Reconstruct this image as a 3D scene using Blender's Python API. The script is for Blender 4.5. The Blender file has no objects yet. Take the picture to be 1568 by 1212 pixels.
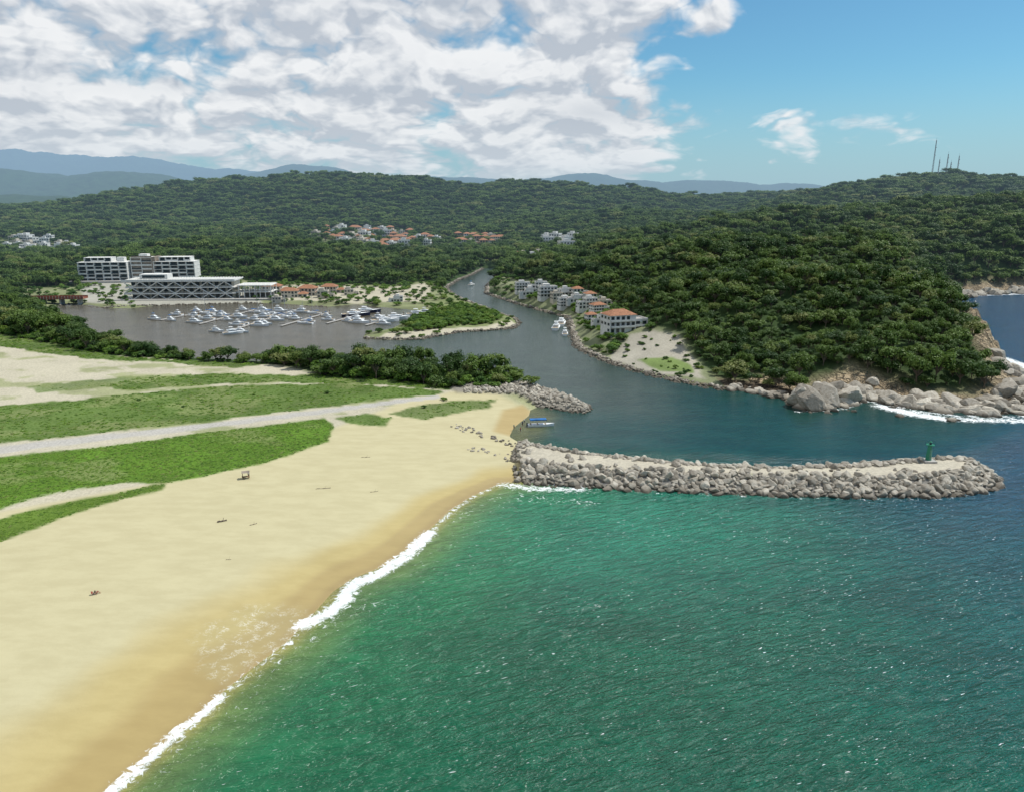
import bpy, bmesh, math, random
import numpy as np
from mathutils import Vector, Matrix
random.seed(7); RNG=np.random.default_rng(11)
scene=bpy.context.scene
# ---------------------------------------------------------------- camera: image pixels unprojected to world points
CH=70.0; F=1140.0; PITCH=math.radians(14.55); SP,CP=math.sin(PITCH),math.cos(PITCH)
def ray(px,py):
    a=(px-784)/F; u=(606-py)/F
    return np.array([a, CP+u*SP, -SP+u*CP])
def gp(px,py,z=0.0):
    d=ray(px,py); t=(CH-z)/(-d[2]); return (d[0]*t,d[1]*t)
def rp(px,py,D,dz=-6):
    d=ray(px,py); t=D/d[1]; return (d[0]*t,D,CH+d[2]*t+dz)
def P(l,z=0.0): return [gp(a,b,z) for a,b in l]
# ---------------------------------------------------------------- noise
def _h(xi,yi,s):
    h=(xi*374761393+yi*668265263+s*974634777)&0xffffffff
    h=((h^(h>>13))*1274126177)&0xffffffff
    return ((h^(h>>16))&0xffffff)/16777215.0
def vn(x,y,s=0):
    xi=np.floor(x).astype(np.int64); yi=np.floor(y).astype(np.int64)
    fx=x-xi; fy=y-yi; fx=fx*fx*(3-2*fx); fy=fy*fy*(3-2*fy)
    return (_h(xi,yi,s)*(1-fx)+_h(xi+1,yi,s)*fx)*(1-fy)+(_h(xi,yi+1,s)*(1-fx)+_h(xi+1,yi+1,s)*fx)*fy
def fbm(x,y,o=4,s=0):
    r=0;a=.5;t=0
    for i in range(o):
        r=r+a*vn(x,y,s+i); t+=a; x=x*2.03+13.1; y=y*2.03+7.7; a*=.5
    return r/t
def sst(x,a,b):
    t=np.clip((x-a)/(b-a),0,1); return t*t*(3-2*t)
def poly_sd(x,y,Pl):
    best=np.full(x.shape,1e18); ins=np.zeros(x.shape,bool); n=len(Pl)
    for i in range(n):
        x0,y0=Pl[i]; x1,y1=Pl[(i+1)%n]; dx,dy=x1-x0,y1-y0
        t=np.clip(((x-x0)*dx+(y-y0)*dy)/(dx*dx+dy*dy+1e-9),0,1)
        d=(x-x0-t*dx)**2+(y-y0-t*dy)**2; best=np.minimum(best,d)
        if y0!=y1:
            c=((y0>y)!=(y1>y))&(x<(x1-x0)*(y-y0)/(y1-y0)+x0); ins^=c
    d=np.sqrt(best); return np.where(ins,d,-d)
def line_d(x,y,Pl):
    best=np.full(x.shape,1e18)
    for i in range(len(Pl)-1):
        x0,y0=Pl[i]; x1,y1=Pl[i+1]; dx,dy=x1-x0,y1-y0
        t=np.clip(((x-x0)*dx+(y-y0)*dy)/(dx*dx+dy*dy+1e-9),0,1)
        best=np.minimum(best,(x-x0-t*dx)**2+(y-y0-t*dy)**2)
    return np.sqrt(best)
def zone(x,y,Pl,soft=1.0,na=2.0,ns=7.0,s=3):
    r=np.zeros(x.shape); A=np.array(Pl); m=8+na+soft
    b=(x>A[:,0].min()-m)&(x<A[:,0].max()+m)&(y>A[:,1].min()-m)&(y<A[:,1].max()+m)
    if b.any():
        xb,yb=x[b],y[b]; sd=poly_sd(xb,yb,Pl)
        if na: sd=sd+(fbm(xb/ns,yb/ns,3,s)-.5)*2*na
        r[b]=sst(sd,-soft,soft)
    return r
# ---------------------------------------------------------------- layout
S1=P([(-260,1620),(60,1330),(180,1205),(225,1165),(270,1125),(310,1095),(340,1060),(390,1020),(440,982),(470,950),(510,905),(540,885),(590,865),(630,835),(660,808),(690,780),(725,758),(765,740),(795,737)])
W=S1+P([(860,744),(920,746),(1000,750),(1080,754),(1200,758),(1330,761),(1440,760),(1510,752),(1532,742),(1515,722),(1480,710),(1440,706),
(1400,709),(1300,717),(1200,721),(1100,719),(1000,711),(900,700),(840,690),(800,680),
(780,668),(786,655),(798,645),(810,636),(812,628),(825,622),(860,627),(893,632),(906,627),(893,617),(862,606),(828,596),(800,588),
(760,578),(700,566),(640,560),(560,552),(480,550),(400,553),(300,548),(220,536),(170,524),(150,514),(110,500),(65,484),(68,474),(100,466),(140,467),
(160,472),(200,472),(240,468),(300,466),(380,464),(430,465),(500,470),(545,466),(580,470),(625,474),(655,478),(640,486),(618,494),(600,503),(560,510),(555,518),
(600,520),(640,520),(700,509),(760,505),(785,503),(795,495),(788,487),(765,480),(740,470),(712,460),(692,450),(683,441),(700,430),(725,420),(740,411),
(768,411),(762,422),(745,438),(745,450),(790,465),(830,476),(868,486),(874,508),(884,532),(920,550),(970,567),(1030,582),(1080,592),(1115,597),
(1150,600),(1180,608),(1205,612),(1222,624),(1240,628),(1275,627),(1300,617),(1322,610),(1350,614),(1375,626),(1400,624),(1440,632),(1470,628),(1500,637),(1568,632),(1600,618),(1590,592),(1555,572),(1530,545),(1500,510),(1475,485),(1462,462),(1480,450),(1568,447)])
W+= [(900,640),(4000,1500),(9000,2500),(9000,-900),(-110,-900)]
JET=P([(790,700),(800,742),(860,746),(920,748),(1000,752),(1080,756),(1200,760),(1330,763),(1440,762),(1515,754),(1540,742),(1518,720),(1480,706),(1440,702),(1400,706),(1300,713),(1200,717),(1100,715),(1000,707),(900,696),(840,686),(800,678)])
GRO=P([(690,600),(700,608),(790,610),(825,624),(860,629),(893,634),(910,627),(893,615),(862,603),(828,593),(800,585),(760,588)])
Z=1.5
BEACH=P([(-900,760),(-200,800),(0,785),(250,738),(400,708),(512,655),(600,622),(690,600),(760,600),(830,630),(800,680),(800,745),(500,960),(180,1260),(-500,1900)],Z)
G1=P([(-300,740),(0,700),(180,681),(300,664),(420,650),(495,641),(514,654),(500,678),(460,693),(400,712),(330,727),(262,741),(200,739),(120,748),(60,760),(10,776),(0,782),(-300,830)],Z)
G1b=P([(-300,850),(0,797),(60,782),(130,766),(200,752),(256,741),(248,752),(180,768),(100,795),(40,818),(0,834),(-300,905)],Z)
ROAD=P([(-400,735),(0,683),(150,666),(300,650),(400,638),(500,626),(600,613),(672,605),(676,610),(600,619),(500,633),(400,645),(300,658),(150,675),(0,694),(-400,752)],Z)
G2=P([(-400,655),(0,622),(120,612),(220,602),(300,594),(350,590),(450,588),(560,590),(650,596),(690,601),(672,603),(600,610),(500,623),(400,635),(300,647),(150,663),(0,680),(-400,728)],Z)
G2b=P([(600,634),(640,622),(700,612),(760,610),(745,622),(700,632),(650,642)],Z)
G2c=P([(515,640),(560,634),(600,640),(590,652),(550,652)],Z)
G3=P([(150,592),(220,576),(350,572),(450,575),(480,572),(560,572),(680,590),(690,597),(560,588),(380,586),(290,591),(200,598)],Z)
G4=P([(-300,500),(0,512),(60,522),(180,545),(320,553),(420,556),(360,563),(260,556),(120,548),(0,530),(-300,520)],Z)
G5=P([(40,590),(140,582),(230,574),(260,580),(160,592),(60,600)],Z)
TB=P([(-400,440),(0,457),(40,470),(62,487),(150,517),(220,538),(300,549),(400,554),(480,551),(560,553),(640,561),(700,567),(760,579),(785,590),(760,597),(700,596),(600,582),(500,577),(470,562),(420,557),(330,553),(250,549),(190,545),(120,535),(60,522),(0,512),(-400,498)],Z)
N1=P([(-1500,505),(0,512),(60,522),(120,535),(190,545),(330,553),(420,557),(500,577),(600,582),(700,597),(790,592),(900,612),(912,640),(1545,700),(1545,800),(200,1300),(-1500,1900)],Z)
N2=P([(30,440),(120,440),(130,426),(195,422),(400,432),(540,435),(600,437),(650,432),(672,440),(690,455),(700,472),(655,480),(620,520),(120,478),(40,470)],Z)
N3=P([(545,525),(600,500),(655,476),(680,455),(680,440),(720,418),(742,430),(690,445),(720,462),(800,485),(800,508),(640,525)],Z)
TP=P([(622,502),(632,487),(680,474),(705,466),(735,474),(770,487),(745,496),(690,499),(640,507)],Z)
PATCH1=P([(380,440),(470,436),(545,438),(600,440),(650,436),(662,446),(650,462),(560,463),(400,458)],Z)
YARD=P([(120,436),(200,430),(400,445),(400,462),(200,466),(130,462)],Z)
SANDPEN=P([(560,520),(600,507),(680,502),(745,499),(780,489),(797,495),(785,506),(700,511),(640,523)],Z)
HEADX0=gp(1262,610)[0]
RIDGES=[
(68,[(1120,425,410),(1200,408,400),(1290,428,385),(1340,430,375)],-6),
(48,[(1340,430,375),(1400,438,365),(1440,452,352),(1475,478,342)],-6),
(26,[(1475,478,342),(1505,510,328),(1530,548,312),(1560,572,300)],-4),
(26,[(1180,575,300),(1240,560,300),(1300,530,303),(1380,526,304),(1450,535,300),(1530,560,296)],0),
(120,[(880,425,620),(940,397,640),(1010,372,640),(1070,364,620),(1120,375,560)],-6),
(60,[(1000,440,480),(1080,435,450),(1130,440,400)],-6),
(110,[(1150,372,600),(1220,364,560),(1300,360,560),(1400,362,570)],-6),
(120,[(1450,345,720),(1568,330,720),(1750,330,720)],-6),
(170,[(1060,352,850),(1180,330,850),(1260,321,850),(1350,317,850),(1450,307,850),(1568,300,840),(1750,310,840)],-6),
(300,[(1320,290,1500),(1380,279,1550),(1410,271,1600),(1450,269,1600),(1500,271,1600),(1568,282,1550),(1750,290,1500)],-6),
(380,[(130,318,1800),(190,306,1800),(270,291,1900),(330,279,2000),(400,276,2000),(470,271,2000),(530,269,2000),(600,274,2000),(680,283,2000),(750,287,2000),(800,279,2000),(850,283,2000),(920,289,2000),(1000,299,2000),(1100,302,2000),(1200,296,2000),(1320,288,1900)],-6),
(200,[(750,345,1500),(850,330,1500),(950,325,1450),(1050,330,1300)],-6),
(150,[(200,396,860),(300,374,860),(400,372,880),(480,384,880),(560,398,860)],-6),
(170,[(60,350,1300),(150,346,1300),(300,348,1300),(420,352,1250)],-6),
(130,[(465,356,1500),(560,354,1500),(670,364,1450)],-2),
(320,[(-400,322,1700),(0,322,1800),(130,319,1900)],-6),
(700,[(-400,300,4000),(0,300,4200),(120,303,4200),(260,300,4000)],0),
(1100,[(-400,262,6500),(-100,252,7000),(0,255,7000),(60,271,7000),(120,273,7000),(190,268,7000),(240,281,7000),(290,291,7000),(420,300,7000)],0),
(2500,[(-500,230,15000),(0,233,15000),(100,239,15000),(200,241,15000),(300,250,15000),(380,264,15000),(400,272,15000),(470,290,15000)],0),
(1500,[(380,276,11000),(440,262,11000),(475,257,11000),(520,266,11000),(620,273,11000),(690,270,11000),(730,281,11000),(790,287,11000),(840,276,11000),(900,270,11000),(960,275,11000),(1010,284,11000),(1050,278,11000),(1110,279,11000),(1150,286,11000),(1200,280,11000),(1250,289,11000),(1300,283,11000),(1330,288,11000),(1500,286,11000),(1800,290,11000)],0),
]
RW=[(w,[rp(a,b,D,dz) for a,b,D in l]) for w,l,dz in RIDGES]
def HT(x,y):
    x=np.asarray(x,float); y=np.asarray(y,float)
    sd=-poly_sd(x,y,W)
    hill=np.zeros(x.shape)
    for w,l in RW:
        hr=np.zeros(x.shape)
        for i in range(len(l)-1):
            x0,y0,z0=l[i]; x1,y1,z1=l[i+1]; dx,dy=x1-x0,y1-y0
            t=np.clip(((x-x0)*dx+(y-y0)*dy)/(dx*dx+dy*dy),0,1)
            d2=(x-x0-t*dx)**2+(y-y0-t*dy)**2
            hr=np.maximum(hr,(z0+(z1-z0)*t)*np.exp(-d2/(w*w)))
        hill=hill+hr**5
    hill=hill**.2
    D=np.hypot(x,y)
    rough=(fbm(x/70,y/70,4,5)-.5)*2*np.clip(hill*.16,0,9)+np.where(D>3500,(fbm(x/900,y/900,5,9)-.5)*hill*.45,0)
    hm=sst(x,HEADX0-45,HEADX0+5)*(y<420)
    crag=(np.abs(2*fbm(x/11,y/11,4,31)-1)*9-2+3*(vn(x/3.1,y/3.1,8)-.5))*sst(hill,3,10)*np.clip(1-sd/24,0,1)*(.25+.75*hm)*(y<450)
    sdn=sd+(fbm(x/9,y/9,3,33)-.5)*9*hm
    shore=14+40*sst(y,430,520)*(x>250)
    hl=np.maximum(hill+rough-1.5,0)*(sst(sd/shore,0,1)*(1-hm)+hm*(.45*sst(sdn,.5,6)+.55*sst(sdn,7,13))*sst(sd,-.5,2))+crag*sst(sd,0,5)
    hl=np.maximum(hl,0)
    base=np.where(sd>0,1.6*(1-np.exp(-np.maximum(sd,0)/7)),np.maximum(sd*.35,-4))
    bz=zone(x,y,BEACH,4,0)
    beach=np.where(sd>0,.04*np.minimum(sd,18)+1.6*(1-np.exp(-np.maximum(sd,0)/45)),np.maximum(sd*.09,-4))
    nearS=1-sst(line_d(x,y,S1),30,60)
    bz=np.maximum(bz,nearS*(sd<0))
    base=base*(1-bz)+beach*bz
    jz=zone(x,y,JET,.8,0); base=np.where(sd>-3,base*(1-jz)+jz*np.clip(sd*.5,-1.5,3.2),base)
    gz=zone(x,y,GRO,.8,0); base=np.where(sd>-3,base*(1-gz)+gz*np.clip(sd*.55,-1.5,2.4),base)
    return base+hl,sd
def hit(px,py):
    d=ray(px,py); Y=np.geomspace(50,4000,1500); t=Y/d[1]
    z,_=HT(d[0]*t,Y); b=np.where(CH+d[2]*t<=z)[0]
    i=b[0] if len(b) else -1
    return np.array([d[0]*t[i],Y[i],z[i]])
def HP(l): return [tuple(hit(a,b)[:2]) for a,b in l]
N4=HP([(775,455),(745,442),(765,424),(800,428),(850,436),(905,446),(945,466),(965,485),(985,498),(1045,512),(1070,555),(1112,594),(1000,580),(900,548),(872,508),(866,487)])
PLOT=HP([(930,550),(948,532),(968,512),(1000,506),(1040,515),(1050,535),(1068,558),(1080,580),(1000,572)])
LAWN=HP([(975,552),(1030,547),(1060,560),(1065,573),(1010,568)])
N5=HP([(460,388),(468,352),(560,349),(620,352),(690,368),(695,384),(600,394)])
N6=HP([(694,380),(700,362),(770,362),(775,380)]); N7=HP([(828,388),(833,366),(885,368),(888,386)])
N8=HP([(-60,394),(-60,368),(100,366),(118,390)])
# ---------------------------------------------------------------- material helpers
class NT:
    def __init__(s,tree): s.t=tree; s.n=tree.nodes; s.l=tree.links
    def set(s,sock,v):
        if v is None: return
        if isinstance(v,bpy.types.NodeSocket): s.l.new(v,sock)
        else:
            try: sock.default_value=v
            except Exception: sock.default_value=(*v,1) if len(v)==3 else v[:3]
    def M(s,op,a,b=None,c=None,clamp=False):
        n=s.n.new('ShaderNodeMath'); n.operation=op; n.use_clamp=clamp
        for i,v in enumerate((a,b,c)): s.set(n.inputs[i],v)
        return n.outputs[0]
    def V(s,op,a,b=None,sc=None):
        n=s.n.new('ShaderNodeVectorMath'); n.operation=op; s.set(n.inputs[0],a); s.set(n.inputs[1],b)
        if sc is not None: s.set(n.inputs['Scale'],sc)
        return n.outputs['Value'] if op in('LENGTH','DOT_PRODUCT') else n.outputs[0]
    def noise(s,vec,scale,det=4,rough=.55,dist=0,color=False,d3=True):
        n=s.n.new('ShaderNodeTexNoise')
        if not d3: n.noise_dimensions='2D'
        s.set(n.inputs['Vector'],vec); n.inputs['Scale'].default_value=scale
        n.inputs['Detail'].default_value=det; n.inputs['Roughness'].default_value=rough; n.inputs['Distortion'].default_value=dist
        return n.outputs['Color'] if color else n.outputs['Fac']
    def n2(s,vec,scale,det=4,rough=.55,dist=0,color=False): return s.noise(vec,scale,det,rough,dist,color,False)
    def mr(s,v,a,b,c=0.,d=1.,smooth=True):
        n=s.n.new('ShaderNodeMapRange'); n.interpolation_type='SMOOTHSTEP' if smooth else 'LINEAR'
        for k,x in zip(('Value','From Min','From Max','To Min','To Max'),(v,a,b,c,d)): s.set(n.inputs[k],x)
        return n.outputs[0]
    def mix(s,f,a,b,mode='MIX'):
        n=s.n.new('ShaderNodeMix'); n.data_type='RGBA'; n.blend_type=mode; n.clamp_factor=True
        s.set(n.inputs[0],f); s.set(n.inputs[6],a); s.set(n.inputs[7],b); return n.outputs[2]
    def pos(s): return s.n.new('ShaderNodeNewGeometry').outputs['Position']
    def attr(s,name,col=False):
        n=s.n.new('ShaderNodeAttribute'); n.attribute_name=name; return n.outputs['Color' if col else 'Fac']
    def bump(s,h,st,dist,normal=None):
        n=s.n.new('ShaderNodeBump'); n.inputs['Strength'].default_value=st; n.inputs['Distance'].default_value=dist
        s.set(n.inputs['Height'],h)
        if normal is not None: s.set(n.inputs['Normal'],normal)
        return n.outputs[0]
    def comb(s,x,y,z):
        n=s.n.new('ShaderNodeCombineXYZ')
        for i,v in enumerate((x,y,z)): s.set(n.inputs[i],v)
        return n.outputs[0]
    def sep(s,v):
        n=s.n.new('ShaderNodeSeparateXYZ'); s.set(n.inputs[0],v); return n.outputs
def newmat(name):
    m=bpy.data.materials.new(name); m.use_nodes=True; t=NT(m.node_tree); m.cycles.emission_sampling='NONE'
    b=[n for n in t.n if n.type=='BSDF_PRINCIPLED'][0]; o=[n for n in t.n if n.type=='OUTPUT_MATERIAL'][0]
    return m,t,b,o
def haze(t,sh,o,L=11000.):  # distance haze painted into materials as blue emission, by distance from the origin
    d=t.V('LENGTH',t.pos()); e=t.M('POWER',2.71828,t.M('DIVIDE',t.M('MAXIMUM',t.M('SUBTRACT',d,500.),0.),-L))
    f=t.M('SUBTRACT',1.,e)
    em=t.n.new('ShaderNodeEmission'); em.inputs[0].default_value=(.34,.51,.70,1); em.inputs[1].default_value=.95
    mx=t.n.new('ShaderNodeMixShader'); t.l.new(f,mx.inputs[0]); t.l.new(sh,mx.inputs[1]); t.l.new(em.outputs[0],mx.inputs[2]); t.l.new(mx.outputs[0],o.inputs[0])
def smat(name,c,rough=.7,var=.15,sc=.6,metal=0,hz=True,spec=.3):
    m,t,b,o=newmat(name)
    n=t.noise(t.pos(),sc,3); c2=tuple(x*(1-var*2) for x in c)
    t.set(b.inputs['Base Color'],t.mix(t.mr(n,.3,.7),(*c2,1),(*c,1)))
    b.inputs['Roughness'].default_value=rough; b.inputs['Metallic'].default_value=metal; b.inputs['Specular IOR Level'].default_value=spec
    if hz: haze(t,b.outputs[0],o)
    return m
def leafmat(name,dark,light,yellow):
    m,t,b,o=newmat(name)
    oi=t.n.new('ShaderNodeObjectInfo').outputs['Random']
    p=t.pos(); n=t.n2(p,.022,3)
    c=t.mix(t.mr(t.M('ADD',t.M('MULTIPLY',oi,.7),t.M('MULTIPLY',n,.75)),.35,1.05),(*dark,1),(*light,1))
    c=t.mix(t.mr(oi,.84,1.,0,.85),c,(*yellow,1))
    t.set(b.inputs['Base Color'],c); b.inputs['Roughness'].default_value=.55; b.inputs['Specular IOR Level'].default_value=.3
    tr=t.n.new('ShaderNodeBsdfTranslucent'); t.l.new(c,tr.inputs[0])
    mx=t.n.new('ShaderNodeMixShader'); mx.inputs[0].default_value=.25; t.l.new(b.outputs[0],mx.inputs[1]); t.l.new(tr.outputs[0],mx.inputs[2])
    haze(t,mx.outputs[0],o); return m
def mesh_obj(name,verts,faces,mats=[],mi=None,smooth=False,parent=None,link=True):
    me=bpy.data.meshes.new(name); me.from_pydata([tuple(v) for v in verts],[],faces)
    for m in mats: me.materials.append(m)
    if mi is not None: me.polygons.foreach_set('material_index',mi)
    if smooth: me.polygons.foreach_set('use_smooth',[True]*len(me.polygons))
    me.update(); ob=bpy.data.objects.new(name,me)
    if link: scene.collection.objects.link(ob)
    if parent: ob.parent=parent
    return ob
class MB:
    def __init__(s): s.v=[];s.f=[];s.m=[]
    def add(s,vs,fs,m):
        b=len(s.v); s.v+=[tuple(v) for v in vs]; s.f+=[tuple(i+b for i in f) for f in fs]; s.m+=[m]*len(fs)
    def box(s,x0,x1,y0,y1,z0,z1,m=0,tp=0.0):
        s.add([(x0,y0,z0),(x1,y0,z0),(x1,y1,z0),(x0,y1,z0),(x0+tp,y0+tp,z1),(x1-tp,y0+tp,z1),(x1-tp,y1-tp,z1),(x0+tp,y1-tp,z1)],
        [(0,3,2,1),(4,5,6,7),(0,1,5,4),(1,2,6,5),(2,3,7,6),(3,0,4,7)],m)
    def beam(s,a,b,r,m=0,n=4):
        a=Vector(a);b=Vector(b);d=(b-a).normalized(); u=d.orthogonal().normalized(); w=d.cross(u)
        ang=[math.pi/4+2*math.pi*i/n for i in range(n)]
        vs=[a+(u*math.cos(t)+w*math.sin(t))*r for t in ang]+[b+(u*math.cos(t)+w*math.sin(t))*r for t in ang]
        s.add(vs,[(i,(i+1)%n,n+(i+1)%n,n+i) for i in range(n)]+[tuple(range(n))[::-1],tuple(range(n,2*n))],m)
    def cyl(s,x,y,z0,z1,r0,r1,m=0,n=12):
        vs=[(x+r0*math.cos(2*math.pi*i/n),y+r0*math.sin(2*math.pi*i/n),z0) for i in range(n)]+[(x+r1*math.cos(2*math.pi*i/n),y+r1*math.sin(2*math.pi*i/n),z1) for i in range(n)]
        s.add(vs,[(i,(i+1)%n,n+(i+1)%n,n+i) for i in range(n)]+[tuple(range(n))[::-1],tuple(range(n,2*n))],m)
    def obj(s,name,mats,**k): return mesh_obj(name,s.v,s.f,mats,s.m,**k)
def grid_mesh(az0,az1,na,d0,d1,nd):
    az=np.radians(np.linspace(az0,az1,na)); d=np.geomspace(d0,d1,nd)
    A,Dd=np.meshgrid(az,d); x=(Dd*np.sin(A)).ravel(); y=(Dd*np.cos(A)).ravel()
    i=np.arange(nd-1)[:,None]*na+np.arange(na-1)[None,:]
    f=np.stack([i,i+1,i+na+1,i+na],-1).reshape(-1,4)[:,::-1]
    return x,y,np.ascontiguousarray(f)
def np_mesh(name,x,y,z,f,mat):
    me=bpy.data.meshes.new(name); me.vertices.add(len(x))
    me.vertices.foreach_set('co',np.stack([x,y,z],1).astype(np.float32).ravel())
    nf=len(f); me.loops.add(nf*4); me.loops.foreach_set('vertex_index',f.ravel().astype(np.int32))
    me.polygons.add(nf); me.polygons.foreach_set('loop_start',np.arange(nf,dtype=np.int32)*4)
    me.polygons.foreach_set('use_smooth',np.ones(nf,bool))
    me.materials.append(mat); me.update(calc_edges=True)
    ob=bpy.data.objects.new(name,me); scene.collection.objects.link(ob); return ob
def fattr(me,name,v):
    a=me.attributes.new(name,'FLOAT','POINT'); a.data.foreach_set('value',v.astype(np.float32))
def cattr(me,name,c):
    a=me.attributes.new(name,'FLOAT_COLOR','POINT'); a.data.foreach_set('color',np.concatenate([c,np.ones((len(c),1))],1).astype(np.float32).ravel())
# ---------------------------------------------------------------- foam lines
FO=[(P([(-60,1430),(60,1325),(180,1203),(225,1163),(270,1123),(310,1093),(338,1066)]),1.5,.86),
    (P([(338,1066),(390,1024),(440,986),(464,956)]),1.3,.56),
    (P([(464,956),(500,940),(525,920),(540,895),(580,878),(620,852),(658,816)]),2.3,.98),
    (P([(500,960),(560,925),(600,930)]),3.5,.40),(P([(230,1190),(330,1110),(400,1050)]),4.,.33),(P([(400,1040),(480,975)]),3.,.40),
    (P([(658,816),(690,783),(725,760),(765,742)]),1.0,.74),(P([(690,800),(740,768),(790,750)]),2.5,.38),
    (P([(775,742),(830,748),(890,748)]),3.2,.74),(P([(800,760),(900,770)]),4.2,.46),
    (P([(900,750),(1080,757),(1200,761),(1330,764),(1440,763),(1520,754)]),1.0,.54),
    (P([(1222,630),(1290,626),(1322,614),(1350,618),(1400,628),(1470,636),(1568,637),(1650,625)]),2.0,.72),
    (P([(1350,622),(1400,634),(1440,640)]),5.,.9),(P([(1470,642),(1568,644)]),4.5,.8),
    (P([(1535,548),(1570,560),(1600,590)]),4,1.0),(P([(1480,453),(1568,450),(1700,448)]),5,.95)]
def foamv(x,y):
    r=np.zeros(x.shape)
    near=np.hypot(x,y)<900
    xb,yb=x[near],y[near]; q=np.zeros(xb.shape)
    for l,w,s in FO: q=np.maximum(q,s*np.exp(-(line_d(xb,yb,l)/w)**2))
    r[near]=q; return r
# ---------------------------------------------------------------- terrain
NA,ND=1250,950
x,y,f=grid_mesh(-58,58,NA,28,26000,ND)
z,sd=HT(x,y)
D=np.hypot(x,y)
n1=fbm(x/9,y/9,4,21)[:,None]; n2=fbm(x/40,y/40,4,22)[:,None]
def C(*c): return np.array(c)[None,:]
col=C(.040,.07,.022)*(.7+.6*n1)
farv=sst(D,900,3500)[:,None]; col=col*(1-farv)+C(.04,.075,.028)*(.5+.9*n2)*farv
def paint(m,c):
    global col
    m=m[:,None]; col=col*(1-m)+c*m
sand=C(.475,.43,.262)*(.98+.04*n1)
ground=C(.48,.44,.33)*(.88+.2*n1)
zN1=zone(x,y,N1,3,2); zB=zone(x,y,BEACH,2,1)
paint(zN1,ground)
paint(zB,sand)
gmask=np.zeros(x.shape)
for pl,c,e in ((G1,(.12,.225,.025),1.2),(G1b,(.12,.19,.03),1.2),(G2,(.13,.195,.05),2.5),(G2b,(.17,.21,.08),2),(G2c,(.15,.22,.06),1.5),(G3,(.13,.19,.05),3),(G4,(.12,.17,.05),3),(G5,(.22,.26,.12),4),(TB,(.06,.10,.03),2)):
    zz_=zone(x,y,pl,.8,e,5,40); paint(zz_,C(*c)*(.65+.7*n1)); gmask=np.maximum(gmask,zz_)
paint(zN1*sst(fbm(x/16,y/9,4,77),.50,.62)*(1-zone(x,y,BEACH,3,0))*.7,C(.24,.27,.11)*(.8+.4*n1))
paint(zone(x,y,ROAD,.5,.35,3),C(.42,.40,.36)*(.9+.2*n1))
paint(zone(x,y,N2,4,3),C(.20,.22,.11)*(.6+.8*n1)); paint(zone(x,y,N3,2,2),C(.18,.21,.09)*(.7+.6*n1)); paint(zone(x,y,N4,3,2),C(.20,.22,.12)*(.7+.6*n1))
paint(zone(x,y,PATCH1,2,3),ground*.95); paint(zone(x,y,YARD,2,1),C(.38,.37,.31)*(.8+.3*n1)); paint(zone(x,y,SANDPEN,1,1),ground)
paint(zone(x,y,PLOT,1.5,1.5),C(.37,.345,.28)*(.8+.4*n1)); paint(zone(x,y,LAWN,1,1.5),C(.16,.22,.07)*(.7+.6*n1))
for q in (N5,N6,N7,N8): paint(zone(x,y,q,8,6,30),C(.17,.19,.09)*(.5+n1))
BARE=rp(1068,370,600,0); paint(np.exp(-(((x-BARE[0])/16)**2+((y-BARE[1])/18)**2))*1.0,C(.42,.36,.24))
# wet sand bands
dS=line_d(x,y,S1); wd=(7+9*sst(-y,-190,-90))*(0.7+.6*fbm(x/14,y/14,3,50))
onb=zone(x,y,BEACH,3,0)*(dS<60)
onb=np.maximum(onb,(sd<3)*(dS<12)*1.0)
gold=onb*(1-sst(dS,wd*.85,wd*1.7)); damp=onb*(1-sst(dS,wd*.45,wd*.75))
paint(gold*.85,C(.43,.345,.15)*(.96+.08*n1)); paint(damp*.75,C(.345,.25,.09)*(.96+.08*n1))
paint(onb*(1-sst(dS,.5,2.5))*.5*(sd>0),C(.27,.19,.08))
paint(onb*(sd<0)*sst(-sd,0,6),C(.25,.27,.12))
COVE=P([(755,662),(770,630),(800,622),(815,630),(800,650),(785,668)]); paint(zone(x,y,COVE,1.5,0),C(.40,.31,.15))
# rock
jz=zone(x,y,JET,.5,0); gz=zone(x,y,GRO,.5,0)
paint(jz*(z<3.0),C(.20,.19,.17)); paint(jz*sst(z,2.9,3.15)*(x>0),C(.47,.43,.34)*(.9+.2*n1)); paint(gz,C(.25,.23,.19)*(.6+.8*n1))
Z2=z.reshape(ND,NA); dz=np.abs(np.gradient(Z2,axis=0)/np.gradient(D.reshape(ND,NA),axis=0)); dzx=np.abs(np.gradient(Z2,axis=1)/(D.reshape(ND,NA)*math.radians(116/(NA-1))))
slope=np.hypot(dz,dzx).ravel()
rock=(sst(slope,.75,1.1)*(D<700)+ (sd>0)*(1-sst(sd,10,20+12*n1[:,0]))*(x>HEADX0-20)*(y<430)+(sd>0)*(1-sst(sd,8,20+14*n1[:,0]))*(x>250)*(y>430)*(D<1100)+(sd>0)*(1-sst(sd,4,14+8*n1[:,0]))*(x>60)*(y>150)*(D<1000)*(z>-.5)*(1-jz)*(1-zone(x,y,N4,1,0)))
rock=np.clip(rock,0,1)*(x>50)*(1-jz)
paint(rock,C(.40,.32,.215)*(.3+1.1*n1)*(.75+.5*n2)); paint(rock*(z<1.3),C(.09,.07,.05))
mT,t,b,o=newmat('terrain_ground')
p=t.pos(); cc=t.attr('col',True); fine=t.noise(p,1.4,4,.65)
rk=t.attr('rock'); gr=t.attr('grass'); sn=t.attr('sand')
cv=t.mix(t.mr(fine,.25,.75,0,1),(.78,.78,.78,1),(1.14,1.14,1.14,1)); cs=t.mix(t.mr(t.n2(t.V('MULTIPLY',p,(.12,.3,1)),1.,5,.65),.3,.7),(.94,.93,.91,1),(1.03,1.03,1.03,1))
c=t.mix(1.,cc,t.mix(sn,cv,cs),'MULTIPLY')
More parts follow.
